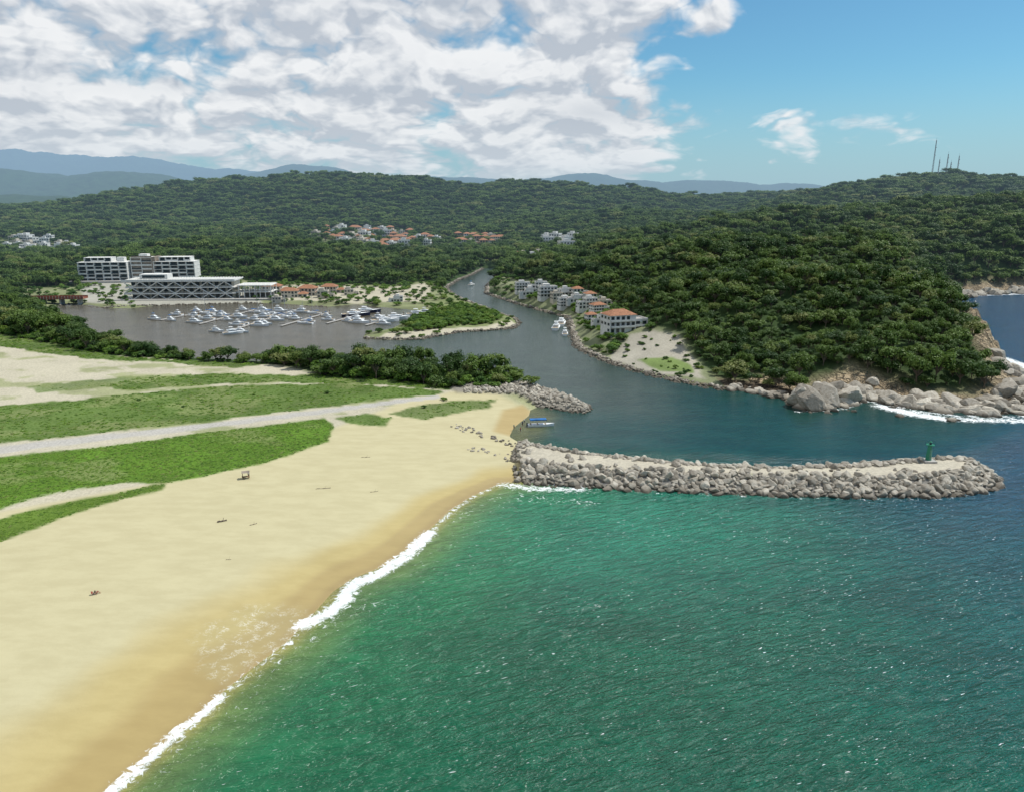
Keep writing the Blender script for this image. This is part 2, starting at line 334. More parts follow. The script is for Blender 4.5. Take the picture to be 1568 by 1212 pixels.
c=t.mix(t.M('MULTIPLY',gr,t.mr(fine,.4,.62)),c,t.mix(1.,c,(.5,.58,.4,1),'MULTIPLY'))
vor=t.n.new('ShaderNodeTexVoronoi'); vor.feature='DISTANCE_TO_EDGE'; vor.inputs['Scale'].default_value=.35; t.set(vor.inputs['Vector'],t.V('ADD',t.V('MULTIPLY',p,(1,1,.6)),t.V('SCALE',t.noise(p,.5,2,color=True),sc=3.)))
crk=t.mr(vor.outputs[0],0,.09,.35,1.)
c=t.mix(rk,c,t.mix(1.,c,t.mix(crk,(.3,.28,.26,1),(1.1,1.08,1.05,1)),'MULTIPLY'))
fm=t.attr('foam'); fn=t.n2(p,.9,5,.7,.6)
fmask=t.mr(t.M('ADD',fm,t.M('MULTIPLY',t.M('SUBTRACT',fn,.5),1.6)),.52,.80)
sw=t.attr('swash'); v2=t.n.new('ShaderNodeTexVoronoi'); v2.voronoi_dimensions='2D'; v2.feature='DISTANCE_TO_EDGE'; v2.inputs['Scale'].default_value=.95; t.set(v2.inputs['Vector'],t.V('ADD',t.V('MULTIPLY',p,(.6,1.5,1)),t.V('SCALE',t.n2(p,.9,5,.65,color=True),sc=3.2)))
lace=t.M('MULTIPLY',t.mr(v2.outputs[0],.0,.14,1.,0.),t.M('MULTIPLY',sw,t.mr(t.n2(p,.5,4),.42,.66)))
c=t.mix(t.M('MULTIPLY',sw,.30),c,(.33,.29,.15,1)); c=t.mix(t.M('MULTIPLY',lace,.6),c,(.74,.73,.64,1))
c=t.mix(fmask,c,(.80,.82,.81,1)); t.set(b.inputs['Base Color'],c)
wt=t.attr('wet'); t.set(b.inputs['Roughness'],t.mr(wt,0,1,.9,.3)); t.set(b.inputs['Specular IOR Level'],t.mr(wt,0,1,.15,.45))
h=t.M('ADD',t.M('MULTIPLY',fine,t.mr(sn,0,1,.14,.04)),t.M('MULTIPLY',rk,t.M('MULTIPLY',t.M('MINIMUM',vor.outputs[0],.3),5.)))
h=t.M('MULTIPLY',h,t.mr(wt,0,1,1.,.12))
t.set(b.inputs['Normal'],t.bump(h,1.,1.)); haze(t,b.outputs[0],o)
ob=np_mesh('terrain',x,y,z,f,mT); me=ob.data
cattr(me,'col',col); fattr(me,'rock',rock); fattr(me,'foam',foamv(x,y)); fattr(me,'wet',np.clip(damp,0,1)); fattr(me,'sand',zB*(1-gmask))
SW=P([(318,1045),(305,1005),(318,972),(355,948),(410,932),(462,936),(475,950),(430,992),(380,1028),(345,1058)])
fattr(me,'swash',zone(x,y,SW,2.2,3.,4))
fattr(me,'grass',np.maximum(gmask,sst(D,900,1500)))
# ---------------------------------------------------------------- water
x,y,f=grid_mesh(-80,80,850,25,60000,780)
D=np.hypot(x,y); wsd=poly_sd(x,y,W)
def L(r,g,b_): return np.array([((v/255)**2.2) for v in (r,g,b_)])[None,:]
nb=fbm(x/60,y/60,3,60)
wc=np.repeat(L(12,80,58),len(x),0)
def wp(m,c):
    global wc
    m=np.clip(m,0,1)[:,None]; wc=wc*(1-m)+c*m
wp(sst(x+(y-100)*.25+(nb-.5)*60,5,110)*.85,L(16,72,76))
wp(sst(x+(y-100)*.25+(nb-.5)*60,80,200),L(18,64,90))
wp((1-sst(np.hypot((x-20)/60,(y-160)/42),.1,1.3))*.7*(y<178),L(26,116,92))
dS=line_d(x,y,S1)
wp((1-sst(dS,2,28+18*nb))*.65,L(44,116,74)); wp((1-sst(dS,0,10+6*nb))*.75,L(112,124,66)); wp((1-sst(dS,0,3.5))*.6,L(160,145,86))
INN=P([(770,660),(900,695),(1440,704),(1568,660),(1620,600),(1100,560),(850,470),(760,400),(640,400),(20,455),(20,560),(780,600)])
inn=zone(x,y,INN,14,3,20); wp(inn,L(30,64,60))
CHN=P([(1020,640),(905,630),(780,590),(20,560),(20,440),(760,400),(900,500),(1050,590)]); wp(zone(x,y,CHN,22,5,20),L(56,70,63))
MAR=P([(20,560),(20,440),(640,440),(600,510),(500,560)]); wp(zone(x,y,MAR,25,4,20),L(84,80,68))
CV=P([(755,640),(815,618),(850,635),(835,665),(800,690),(775,680)]); wp(zone(x,y,CV,5,0)*.75,L(98,98,66))
mW,t,b,o=newmat('sea_water')
p=t.pos(); cc=t.attr('col',True)
w0=t.n2(t.V('MULTIPLY',p,(.05,.11,1)),1.,3,.6,.3)
rot=t.n.new('ShaderNodeVectorRotate'); rot.rotation_type='Z_AXIS'; t.set(rot.inputs['Vector'],p); rot.inputs['Angle'].default_value=math.radians(-22)
pr=rot.outputs[0]
wa=t.n2(t.V('MULTIPLY',pr,(.22,.68,1)),1.,4,.60,.3); wb=t.n2(t.V('MULTIPLY',pr,(.9,2.8,1)),1.,3,.62,.2)
c=t.mix(t.mr(t.M('ADD',t.M('MULTIPLY',w0,.5),t.M('MULTIPLY',wa,.5)),.36,.64,0,1),t.mix(1.,cc,(.80,.82,.84,1),'MULTIPLY'),t.mix(1.,cc,(1.2,1.17,1.15,1),'MULTIPLY'))  # wave shadows painted in: colour darkens and lightens with the wave noise
calm=t.attr('calm')
hh=t.M('ADD',t.M('MULTIPLY',wa,t.mr(calm,0,1,1.5,.25)),t.M('MULTIPLY',wb,t.mr(calm,0,1,.42,.12)))
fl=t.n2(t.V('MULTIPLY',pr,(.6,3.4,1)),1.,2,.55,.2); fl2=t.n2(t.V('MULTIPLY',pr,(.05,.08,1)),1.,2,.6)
fleck=t.M('MULTIPLY',t.mr(t.M('ADD',fl,t.M('MULTIPLY',fl2,.20)),.862,.90),t.mr(calm,0,.5,1.,0.))  # white flecks: whitecaps and sun glints painted into the water colour
fm=t.attr('foam'); fn=t.n2(p,.8,6,.74,.9)
fmask=t.mr(t.M('ADD',fm,t.M('MULTIPLY',t.M('SUBTRACT',fn,.5),1.8)),.50,.82)
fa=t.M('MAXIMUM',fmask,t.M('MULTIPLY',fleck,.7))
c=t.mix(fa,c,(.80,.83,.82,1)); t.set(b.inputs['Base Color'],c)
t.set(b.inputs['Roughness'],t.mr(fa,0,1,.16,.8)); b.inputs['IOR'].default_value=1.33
t.set(b.inputs['Normal'],t.bump(hh,.7,1.)); haze(t,b.outputs[0],o)
ob=np_mesh('sea_water',x,y,np.zeros_like(x),f,mW); me=ob.data
cattr(me,'col',wc); fattr(me,'foam',foamv(x,y)); fattr(me,'calm',np.clip(inn,0,1))
# ---------------------------------------------------------------- scatter system
def scatter(name,co,scl,rot,idx,coll):
    me=bpy.data.meshes.new(name); n=len(co); me.vertices.add(n); me.vertices.foreach_set('co',co.astype(np.float32).ravel())
    a=me.attributes.new('scl','FLOAT_VECTOR','POINT'); a.data.foreach_set('vector',scl.astype(np.float32).ravel())
    a=me.attributes.new('rot','FLOAT_VECTOR','POINT'); a.data.foreach_set('vector',rot.astype(np.float32).ravel())
    a=me.attributes.new('idx','INT','POINT'); a.data.foreach_set('value',idx.astype(np.int32))
    ob=bpy.data.objects.new(name,me); scene.collection.objects.link(ob)
    g=bpy.data.node_groups.new(name,'GeometryNodeTree'); g.interface.new_socket('Geometry',in_out='INPUT',socket_type='NodeSocketGeometry'); g.interface.new_socket('Geometry',in_out='OUTPUT',socket_type='NodeSocketGeometry')
    N=g.nodes; gi=N.new('NodeGroupInput'); go=N.new('NodeGroupOutput'); ci=N.new('GeometryNodeCollectionInfo'); ci.inputs['Collection'].default_value=coll
    ci.inputs['Separate Children'].default_value=True; ci.inputs['Reset Children'].default_value=True
    ip=N.new('GeometryNodeInstanceOnPoints'); ip.inputs['Pick Instance'].default_value=True
    def na(nm,ty):
        q=N.new('GeometryNodeInputNamedAttribute'); q.data_type=ty; q.inputs['Name'].default_value=nm; return q.outputs['Attribute']
    l=g.links; l.new(gi.outputs[0],ip.inputs['Points']); l.new(ci.outputs[0],ip.inputs['Instance']); l.new(na('idx','INT'),ip.inputs['Instance Index'])
    l.new(na('rot','FLOAT_VECTOR'),ip.inputs['Rotation']); l.new(na('scl','FLOAT_VECTOR'),ip.inputs['Scale']); l.new(ip.outputs[0],go.inputs[0])
    md=ob.modifiers.new('scatter','NODES'); md.node_group=g; return ob
mBark=smat('tree_bark',(.14,.11,.08)); 
mLeaf=leafmat('forest_leaves',(.036,.080,.018),(.130,.205,.036),(.21,.23,.07))
mLeafB=leafmat('scrub_leaves',(.10,.20,.022),(.185,.305,.035),(.24,.28,.09))
mLeafM=leafmat('mangrove_leaves',(.055,.125,.020),(.15,.26,.035),(.18,.25,.04))
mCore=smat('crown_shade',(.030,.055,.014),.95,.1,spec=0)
def crown(R,lobes,leaves,size,base,trunk,mats,name,seed):
    r=random.Random(seed); mb=MB()
    if trunk:
        def limb(a,b_,r0,r1):
            a=Vector(a);b_=Vector(b_);d=(b_-a).normalized();u=d.orthogonal().normalized();w=d.cross(u);n=5
            vs=[a+(u*math.cos(q*2*math.pi/n)+w*math.sin(q*2*math.pi/n))*r0 for q in range(n)]+[b_+(u*math.cos(q*2*math.pi/n)+w*math.sin(q*2*math.pi/n))*r1 for q in range(n)]
            mb.add(vs,[(q,(q+1)%n,n+(q+1)%n,n+q) for q in range(n)],0)
        limb((0,0,-1.5),(r.uniform(-.2,.2),0,base),.26,.18)
    for li in range(lobes):
        a=r.uniform(0,6.28); q=math.sqrt(r.random())*R*.78; cz=base+R*.55+ r.uniform(-.2,.55)*R*(1-q/R*.6)
        c=Vector((q*math.cos(a),q*math.sin(a),cz)); lr=R*r.uniform(.22,.46)
        if trunk: limb((0,0,base*.8),c,.15,.05)
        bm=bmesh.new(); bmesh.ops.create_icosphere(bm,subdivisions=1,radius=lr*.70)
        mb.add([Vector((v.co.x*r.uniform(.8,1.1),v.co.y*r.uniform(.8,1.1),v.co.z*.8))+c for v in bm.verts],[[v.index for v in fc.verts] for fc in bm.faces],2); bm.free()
        for k in range(leaves):
            d=Vector((r.gauss(0,1),r.gauss(0,1),r.gauss(.25,1))).normalized()
            if d.z<-.55: d.z*=-1
            pp=c+Vector((d.x,d.y,d.z*.85))*lr*r.uniform(.75,1.28)
            nn=(d+Vector((r.gauss(0,.55),r.gauss(0,.55),.35+r.gauss(0,.5)))).normalized(); u=nn.orthogonal().normalized(); w=nn.cross(u)
            an=r.uniform(0,3.14); u,w=u*math.cos(an)+w*math.sin(an),w*math.cos(an)-u*math.sin(an); s=size*r.uniform(.6,1.3)
            mb.add([pp-u*s,pp-w*s*.6+nn*s*.1,pp+u*s,pp+w*s*.6-nn*s*.1],[(0,1,2,3)],1)
    return mb.obj(name,mats,link=False)
cT=bpy.data.collections.new('tree_kinds'); cM=bpy.data.collections.new('mangrove_kinds'); cB=bpy.data.collections.new('scrub_kinds'); cR=bpy.data.collections.new('rock_kinds')
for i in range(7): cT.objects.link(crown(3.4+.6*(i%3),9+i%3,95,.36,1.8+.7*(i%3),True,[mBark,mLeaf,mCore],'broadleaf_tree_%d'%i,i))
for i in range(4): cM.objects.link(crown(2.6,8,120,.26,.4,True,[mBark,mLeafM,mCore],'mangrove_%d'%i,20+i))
for i in range(4): cB.objects.link(crown(1.0,5,55,.17,-.45,False,[mBark,mLeafB,mLeafB],'scrub_%d'%i,40+i))
mRock,t,b,o=newmat('boulder_stone')
oi=t.n.new('ShaderNodeObjectInfo').outputs['Random']; p=t.pos(); n=t.noise(p,1.2,4,.65)
c=t.mix(oi,(.24,.215,.175,1),(.54,.50,.42,1)); c=t.mix(t.mr(n,.35,.65,0,.6),c,t.mix(1.,c,(.5,.45,.38,1),'MULTIPLY'))
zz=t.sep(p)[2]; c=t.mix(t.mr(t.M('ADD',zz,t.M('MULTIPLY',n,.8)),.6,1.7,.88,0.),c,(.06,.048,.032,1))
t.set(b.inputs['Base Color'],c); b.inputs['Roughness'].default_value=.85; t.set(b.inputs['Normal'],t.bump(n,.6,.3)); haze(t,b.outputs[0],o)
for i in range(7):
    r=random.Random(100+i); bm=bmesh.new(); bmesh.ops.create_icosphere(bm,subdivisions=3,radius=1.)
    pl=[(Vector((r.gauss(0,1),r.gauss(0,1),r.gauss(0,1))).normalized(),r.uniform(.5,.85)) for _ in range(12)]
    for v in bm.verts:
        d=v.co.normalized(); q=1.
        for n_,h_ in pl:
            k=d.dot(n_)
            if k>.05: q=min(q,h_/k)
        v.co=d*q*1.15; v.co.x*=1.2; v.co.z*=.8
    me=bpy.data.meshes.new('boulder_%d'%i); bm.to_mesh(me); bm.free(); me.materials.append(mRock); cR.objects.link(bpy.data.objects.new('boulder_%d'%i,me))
def rnd(n,a,b): return RNG.uniform(a,b,n)
def euler_z(n): return np.stack([np.zeros(n),np.zeros(n),rnd(n,0,6.28)],1)
def sampler(poly,sp):
    A=np.array(poly); x0,y0=A.min(0); x1,y1=A.max(0)
    x1=min(x1,700);x0=max(x0,-700)
    gx,gy=np.meshgrid(np.arange(x0,x1,sp),np.arange(max(y0,30),y1,sp)); gx=gx.ravel()+rnd(gx.size,-.5,.5)*sp; gy=gy.ravel()+rnd(gy.size,-.5,.5)*sp
    k=poly_sd(gx,gy,poly)>0; k&=np.abs(np.arctan2(gx,gy))<1.0
    return gx[k],gy[k]
# ---------------------------------------------------------------- buildings
excl=[]
mWhite=smat('white_render',(.72,.71,.67),.8,.09); mCream=smat('cream_render',(.60,.54,.44),.8,.08); mTer=smat('terracotta_tile',(.38,.18,.10),.85,.2,1.2)
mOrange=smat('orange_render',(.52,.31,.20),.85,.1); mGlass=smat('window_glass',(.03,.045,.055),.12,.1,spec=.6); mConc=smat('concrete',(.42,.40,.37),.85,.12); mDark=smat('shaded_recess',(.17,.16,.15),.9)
mStone=smat('brown_stone_cladding',(.30,.25,.20),.9,.2,.8); mWood=smat('timber',(.25,.15,.08),.8)
HM=[mWhite,mGlass,mTer,mConc,mCream,mOrange]
def house_mesh(w,d,fl,roof,wall,seed):
    r=random.Random(seed); mb=MB(); H=3.1*fl
    def vol(x0,x1,y0,y1,z0,fl_,rf):
        z1=z0+3.1*fl_; mb.box(x0,x1,y0,y1,z0-(4 if z0==0 else 0),z1,wall)
        for k in range(fl_):
            zb=z0+3.1*k+.9
            for (n_,a0,a1) in ((0,x0,x1),(1,y0,y1)):
                nw=max(2,int((a1-a0)/3)); st=(a1-a0)/nw
                for i in range(nw):
                    c=a0+st*(i+.5); ww=st*.3
                    if r.random()<.12: continue
                    if n_==0:
                        mb.box(c-ww,c+ww,y0-.06,y0-.003,zb-(.6 if r.random()<.4 else 0),zb+1.5,1); mb.box(c-ww,c+ww,y1+.003,y1+.06,zb,zb+1.4,1)
                        mb.box(c-ww-.1,c+ww+.1,y0-.2,y0-.07,zb+1.52,zb+1.66,3)
                    else:
                        mb.box(x0-.06,x0-.003,c-ww,c+ww,zb,zb+1.4,1); mb.box(x1+.003,x1+.06,c-ww,c+ww,zb,zb+1.4,1)
            if k and r.random()<.7: mb.box(x0+.4,x1-.4,y0-1.5,y0-.21,z0+3.1*k-.2,z0+3.1*k,3); mb.box(x0+.4,x1-.4,y0-1.5,y0-1.42,z0+3.1*k+.002,z0+3.1*k+.9,wall)
        if rf=='hip':
            e=.6; xm0,xm1=x0+(y1-y0)*.4,x1-(y1-y0)*.4
            if xm1<=xm0: xm0=xm1=(x0+x1)/2; xm0-=.2; xm1+=.2
            ym=(y0+y1)/2; zt=z1+(y1-y0)*.24
            mb.add([(x0-e,y0-e,z1+.01),(x1+e,y0-e,z1+.01),(x1+e,y1+e,z1+.01),(x0-e,y1+e,z1+.01),(xm0,ym,zt),(xm1,ym,zt)],[(0,1,5,4),(1,2,5),(2,3,4,5),(3,0,4),(0,3,2,1)],2)
        else:
            for q in ((x0-.1,x1+.1,y0-.1,y0+.15),(x0-.1,x1+.1,y1-.15,y1+.1),(x0-.1,x0+.15,y0+.152,y1-.152),(x1-.15,x1+.1,y0+.152,y1-.152)): mb.box(*q,z1+.002,z1+.7,wall)
            mb.box(x0+.2,x1-.2,y0+.2,y1-.2,z1+.003,z1+.05,3)
            mb.cyl(x0+1.5,y1-1.5,z1+.05,z1+1.4,.6,.6,3,8)
    vol(-w/2,w/2,-d/2,d/2,0,fl,roof)
    sw=w*r.uniform(.4,.6); s=r.choice((-1,1))
    vol(s*w/2 if s>0 else -w/2-sw, w/2+sw if s>0 else -w/2, -d/2+1.2, d/2-1,0,max(1,fl-1),'flat' if r.random()<.6 else roof)
    if roof=='flat' and fl>1: mb.box(-w/4,w/8,-d/6,d/3,H+.06,H+2.6,wall)
    return mb
HK=[('white_house',10,9,2,'hip',0),('white_house',11,8,2,'flat',0),('cream_house',10,9,2,'flat',4),('white_apartment_block',16,10,3,'flat',0),('orange_house',9,9,2,'hip',5),('white_house',12,9,3,'flat',0),('terracotta_roofed_house',15,11,2,'hip',4),('white_villa',15,11,3,'hip',0)]
HMESH=[]
for i,(n_,w,d,fl,rf,wl) in enumerate(HK):
    o_=house_mesh(w,d,fl,rf,wl,i).obj(n_,HM,link=False); HMESH.append((n_,o_.data,max(w,d)))
def put_house(k,px,py,rot=None,s=1.,sink=0.):
    n_,me,w=HMESH[k]; p=hit(px,py); ob=bpy.data.objects.new(n_,me); scene.collection.objects.link(ob)
    ob.location=(p[0],p[1],p[2]-sink); ob.rotation_euler=(0,0,random.uniform(-.5,.5) if rot is None else rot); ob.scale=(s,s,s); excl.append((p[0],p[1],w*.8*s)); return p
def town(n,poly,kinds,s=(1.,1.3)):
    A=poly; k=0; tries=0; placed=[]
    while k<n and tries<n*30:
        tries+=1; px=random.uniform(min(a for a,b in A),max(a for a,b in A)); py=random.uniform(min(b for a,b in A),max(b for a,b in A))
        if poly_sd(np.array([px]),np.array([py]),A)[0]<0: continue
        if any(abs(px-a)<8 and abs(py-b)<3.2 for a,b in placed): continue
        placed.append((px,py)); put_house(random.choice(kinds),px,py,s=random.uniform(*s)); k+=1
town(60,[(466,356),(500,352),(560,352),(610,354),(640,363),(680,370),(655,380),(600,386),(560,386),(530,376),(500,366),(470,360)],[0,1,2,4,1,0,5,6,4,2,4,0],(1.0,1.5))
town(14,[(700,364),(770,364),(775,376),(702,376)],[2,6,4,0,6,4],(1.,1.4)); town(9,[(835,368),(880,369),(882,384),(838,386)],[1,3,5],(1.1,1.5))
town(22,[(0,372),(30,368),(70,370),(95,368),(115,384),(60,390),(0,392)],[1,3,5,1,2,0],(.9,1.2)); town(10,[(780,392),(800,385),(830,392),(820,402),(785,404)],[1,2,0],(.8,1.1))
for k,px,py,r_,s in [(3,800,446,.2,.65),(1,812,452,.2,.7),(3,838,455,.25,.75),(5,828,446,.1,.7),(2,852,460,.3,.7),(1,866,452,.2,.7),(3,866,470,.35,.6),(1,884,463,.3,.65),(0,884,452,.2,.7),(5,903,472,.4,.65),(7,915,480,.4,.55),(0,903,460,.3,.7),(2,925,471,.1,.7),(7,946,508,.35,.95),(0,905,492,.3,.6),(1,925,494,.3,.6)]: put_house(k,px,py,r_,s)
for k,px,py,r_,s in [(6,418,449,.05,.9),(6,445,455,.1,.8),(6,472,452,.0,.9),(2,495,456,.1,.8),(6,505,448,0,.8),(2,535,452,.1,.7),(1,610,462,.1,.6),(2,425,463,.1,.6)]: put_house(k,px,py,r_,s)
def hotel():
    mb=MB(); fh=3.6
    def block(x0,x1,y0,y1,nf,z0=0.,bay=6.):
        for k in range(nf+1):
            mb.box(x0-.4,x1+.4,y0-1.6,y1,z0+k*fh-.35,z0+k*fh,0)
            if k<nf:
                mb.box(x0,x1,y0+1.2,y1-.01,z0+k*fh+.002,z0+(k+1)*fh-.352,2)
                nb=int((x1-x0)/bay)
                for i in range(nb+1):
                    xx=x0+(x1-x0)*i/nb; mb.box(xx-.3,xx+.3,y0-1.4,y0+1.19,z0+k*fh+.002,z0+(k+1)*fh-.352,0)
                    if i<nb: mb.box(xx+.5,xx+bay*.75,y0+1.12,y0+1.19,z0+k*fh+.3,z0+(k+1)*fh-.7,1); mb.box(xx+.31,xx+(x1-x0)/nb-.31,y0-1.5,y0-1.42,z0+k*fh+.003,z0+k*fh+1.,0 if (i+k)%3 else 1)
                mb.box(x1-.0,x1+.25,y0+1.3,y1-.3,z0+k*fh+.003,z0+(k+1)*fh-.353,0)
    block(-48,-8,0,16,5); block(-8.5+3,12,4,22,6); block(14,48,2,18,5)
    mb.box(-5,12,3.3,3.95-1.6+1.5,0,6.4*fh,3); mb.box(12.5,15.5,1,20,0,6.2*fh,3)
    block(18,44,6,17,1,5*fh+.4,5); block(-44,-22,5,15,1,5*fh+.4,5)
    mb.box(-18,-12,6,12,5*fh+.01,5*fh+4,0); mb.box(0,7,8,16,6*fh+.01,6*fh+3,0)
    mb.box(-55,55,-9,-2,-1,1.2,4)
    return mb.obj('beachfront_hotel',[mWhite,mGlass,mDark,mStone,mConc])
h_=hotel(); p=hit(212,431); h_.location=(p[0],p[1],p[2]); h_.rotation_euler=(0,0,.12); h_.scale=(1,1,.93); excl.append((p[0],p[1]+8,48))
def lattice():
    mb=MB(); fh=4.4
    for k in range(4):
        mb.box(-50+k*1.0,30,-2,20,k*fh-.6+ (0 if k else .2),k*fh,0)
        if k<3: mb.box(-45+k,28,5,19.5,k*fh+.002,(k+1)*fh-.602,4); 
    for k in range(3):
        for i in range(16):
            xx=-46+i*4.6; mb.box(xx,xx+2.9,4.9,4.98,k*fh+.5,(k+1)*fh-1,1)
    n=13
    for k in range(3):
        for i in range(n):
            x0=-49+i*6; s=1 if (i+k)%2 else -1
            mb.beam((x0 if s>0 else x0+6,-1.6,k*fh),(x0+6 if s>0 else x0,-1.6,(k+1)*fh-.6),.34,0)
    for i in range(40): mb.box(-48+i*2,-47.4+i*2,-2.,20,3*fh+.002,3*fh+.9,0)
    mb.box(-50,30,-2.2,-2.02,3*fh-.3,3*fh+1.1,0)
    mb.box(-40,-20,6,16,3*fh+1.,3*fh+4.2,0); mb.box(-38,-22,5.8,5.98,3*fh+1.6,3*fh+3.5,1)
    mb.box(32,56,0,18,-1,.5,3)
    for k in (1,2): mb.box(31,56,0,18,k*4.8-.4,k*4.8,0)
    for i in range(7):
        for yy in (.3,9,17.4): mb.box(32+i*3.8,32.5+i*3.8,yy,yy+.5,.502,4.398,0); mb.box(32+i*3.8,32.5+i*3.8,yy,yy+.5,4.802,9.198,0)
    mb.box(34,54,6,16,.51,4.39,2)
    for i in range(24): mb.box(31.5+i,31.8+i,.1,17.9,9.603,9.9,0)
    mb.box(-60,60,-8,-3,-1.5,.6,3)
    return mb.obj('lattice_facade_club_building',[mWhite,mGlass,mDark,mConc,mCream])
h_=lattice(); p=hit(298,458); h_.location=(p[0],p[1],p[2]); h_.rotation_euler=(0,0,.06); excl.append((p[0]-5,p[1]+8,55))
mb=MB(); mRed=smat('red_bridge_deck',(.30,.10,.06),.8)
mb.box(-22,22,-4,4,4.2,5.,0); mb.box(-22,22,-4.2,-4.02,4.4,6.1,0); mb.box(-22,22,4.02,4.2,4.4,6.1,0)
for i in (-18,-6,6,18): mb.box(i-.6,i+.6,-3,3,-2,4.19,1)
for i in range(23): mb.box(-22+i*2,-21.85+i*2,-4.4,-4.22,4.3,6.4,1)
o_=mb.obj('footbridge',[mRed,mConc]); a=gp(82,467); o_.location=(a[0],a[1],0); o_.rotation_euler=(0,0,.12)
# ---------------------------------------------------------------- forest
pts=[]
d=255.
while d<3300:
    s=5.0*(max(d,400)/400)**.6; n=int(1.55*d/s); a=np.linspace(-.78,.78,n)+RNG.uniform(-.45,.45,n)*s/d; r=d+RNG.uniform(-.45,.45,n)*s
    pts.append(np.stack([r*np.sin(a),r*np.cos(a),np.full(n,s)],1)); d+=s
pts=np.concatenate(pts); X,Y,S=pts.T
zt,sdt=HT(X,Y); Dt=np.hypot(X,Y)
cliffy=(X>HEADX0-8)&(Y<420)
keep=(sdt>4+3*(X>60)*(Dt<700)+10*(X>250)*(Y>430))&(~cliffy|(sdt>12+14*fbm(X/12,Y/12,3,91)))
for q in (N1,N2,N3,N4): keep&=zone(X,Y,q,.1,0)<.5
sparse=np.zeros(len(X))
for q in (N5,N6,N7,N8): sparse=np.maximum(sparse,zone(X,Y,q,.1,0))
keep&=(sparse<.5)|(RNG.random(len(X))<.22)
keep&=(np.hypot((X-BARE[0])/13,(Y-BARE[1])/15)>1)
e=2.0
zx,_=HT(X+e,Y); zy,_=HT(X,Y+e); sl=np.hypot(zx-zt,zy-zt)/e
keep&=~((sl>1.1+.6*RNG.random(len(X)))&(Dt<900))
for ex,ey,er in excl: keep&=np.hypot(X-ex,Y-ey)>er
X,Y,S,zt,Dt=X[keep],Y[keep],S[keep],zt[keep],Dt[keep]; n=len(X)
sc=S/5.1*rnd(n,.5,1.22)*(.75+.5*vn(X/25,Y/25,4)); hs=np.minimum(sc,1.0+.25*sc)*rnd(n,.75,1.3)
scatter('forest',np.stack([X,Y,zt-.8],1),np.stack([sc*rnd(n,.85,1.15),sc,hs],1),euler_z(n),RNG.integers(0,7,n),cT); nforest=n
def addz(poly,sp,lo,hi,prob=1.,avoid=True,mins=1.5):
    gx,gy=sampler(poly,sp); zz_,s_=HT(gx,gy); k=(s_>mins)&(RNG.random(len(gx))<prob)
    if avoid:
        for ex,ey,er in excl: k&=np.hypot(gx-ex,gy-ey)>er*.75
    gx,gy,zz_=gx[k],gy[k],zz_[k]; sc=rnd(len(gx),lo,hi); return np.stack([gx,gy,zz_-.3,sc],1)
M_=np.concatenate([addz(TB,2.6,.4,1.1,.75),addz(TP,3,.5,1.15),addz(N3,6,.4,.9,.35),addz(N2,7,.5,1.3,.45),addz(N4,5,.5,1.2,.6,mins=4),
  addz(P([(480,560),(560,556),(700,570),(780,590),(700,594),(600,582),(500,578)],Z),4.5,.8,1.35,.5),
  addz(P([(0,600),(400,640),(600,604),(560,590),(300,594)],Z),9,.2,.45,.25),addz(P([(600,640),(700,618),(760,606),(700,606)],Z),5,.25,.5,.3)])
X=poly_sd(M_[:,0],M_[:,1],PLOT)<0; M_=np.concatenate([M_[X],addz(PLOT,4,.2,.6,.3),addz(N5,14,.8,1.4,.35),addz(N8,12,.8,1.4,.5)])
n=len(M_); scatter('mangrove_thicket',M_[:,:3],M_[:,3:4]*np.stack([rnd(n,.9,1.3),rnd(n,.9,1.3),rnd(n,.7,1.05)],1),euler_z(n),RNG.integers(0,4,n),cM)
def noisy(poly,sp,lo,hi,prob,na=2.):
    gx,gy=sampler(poly,sp); k=zone(gx,gy,poly,.3,na,5,40)>.5
    k&=zone(gx,gy,ROAD,.5,.35,3)<.1
    k&=RNG.random(len(gx))<prob*(.35+1.3*fbm(gx/7,gy/7,3,71)); gx,gy=gx[k],gy[k]; z_,s_=HT(gx,gy); return np.stack([gx,gy,z_-.12,rnd(len(gx),lo,hi)],1)
B_=np.concatenate([noisy(G1,.85,.3,.6,.9,1.2),noisy(G1b,.9,.3,.6,.8,1.2),noisy(G2,1.3,.3,.75,.6,2.5),noisy(G3,1.6,.4,.9,.6,3),noisy(G4,1.8,.5,1.1,.6,3),noisy(G2b,1.3,.3,.7,.4,2),noisy(G2c,1.2,.3,.6,.6,1.5),noisy(G5,2.2,.3,.6,.3,4)])
n=len(B_); scatter('coastal_scrub',B_[:,:3],np.stack([B_[:,3]*1.35,B_[:,3]*1.35,B_[:,3]*.6],1),euler_z(n),RNG.integers(0,4,n),cB)
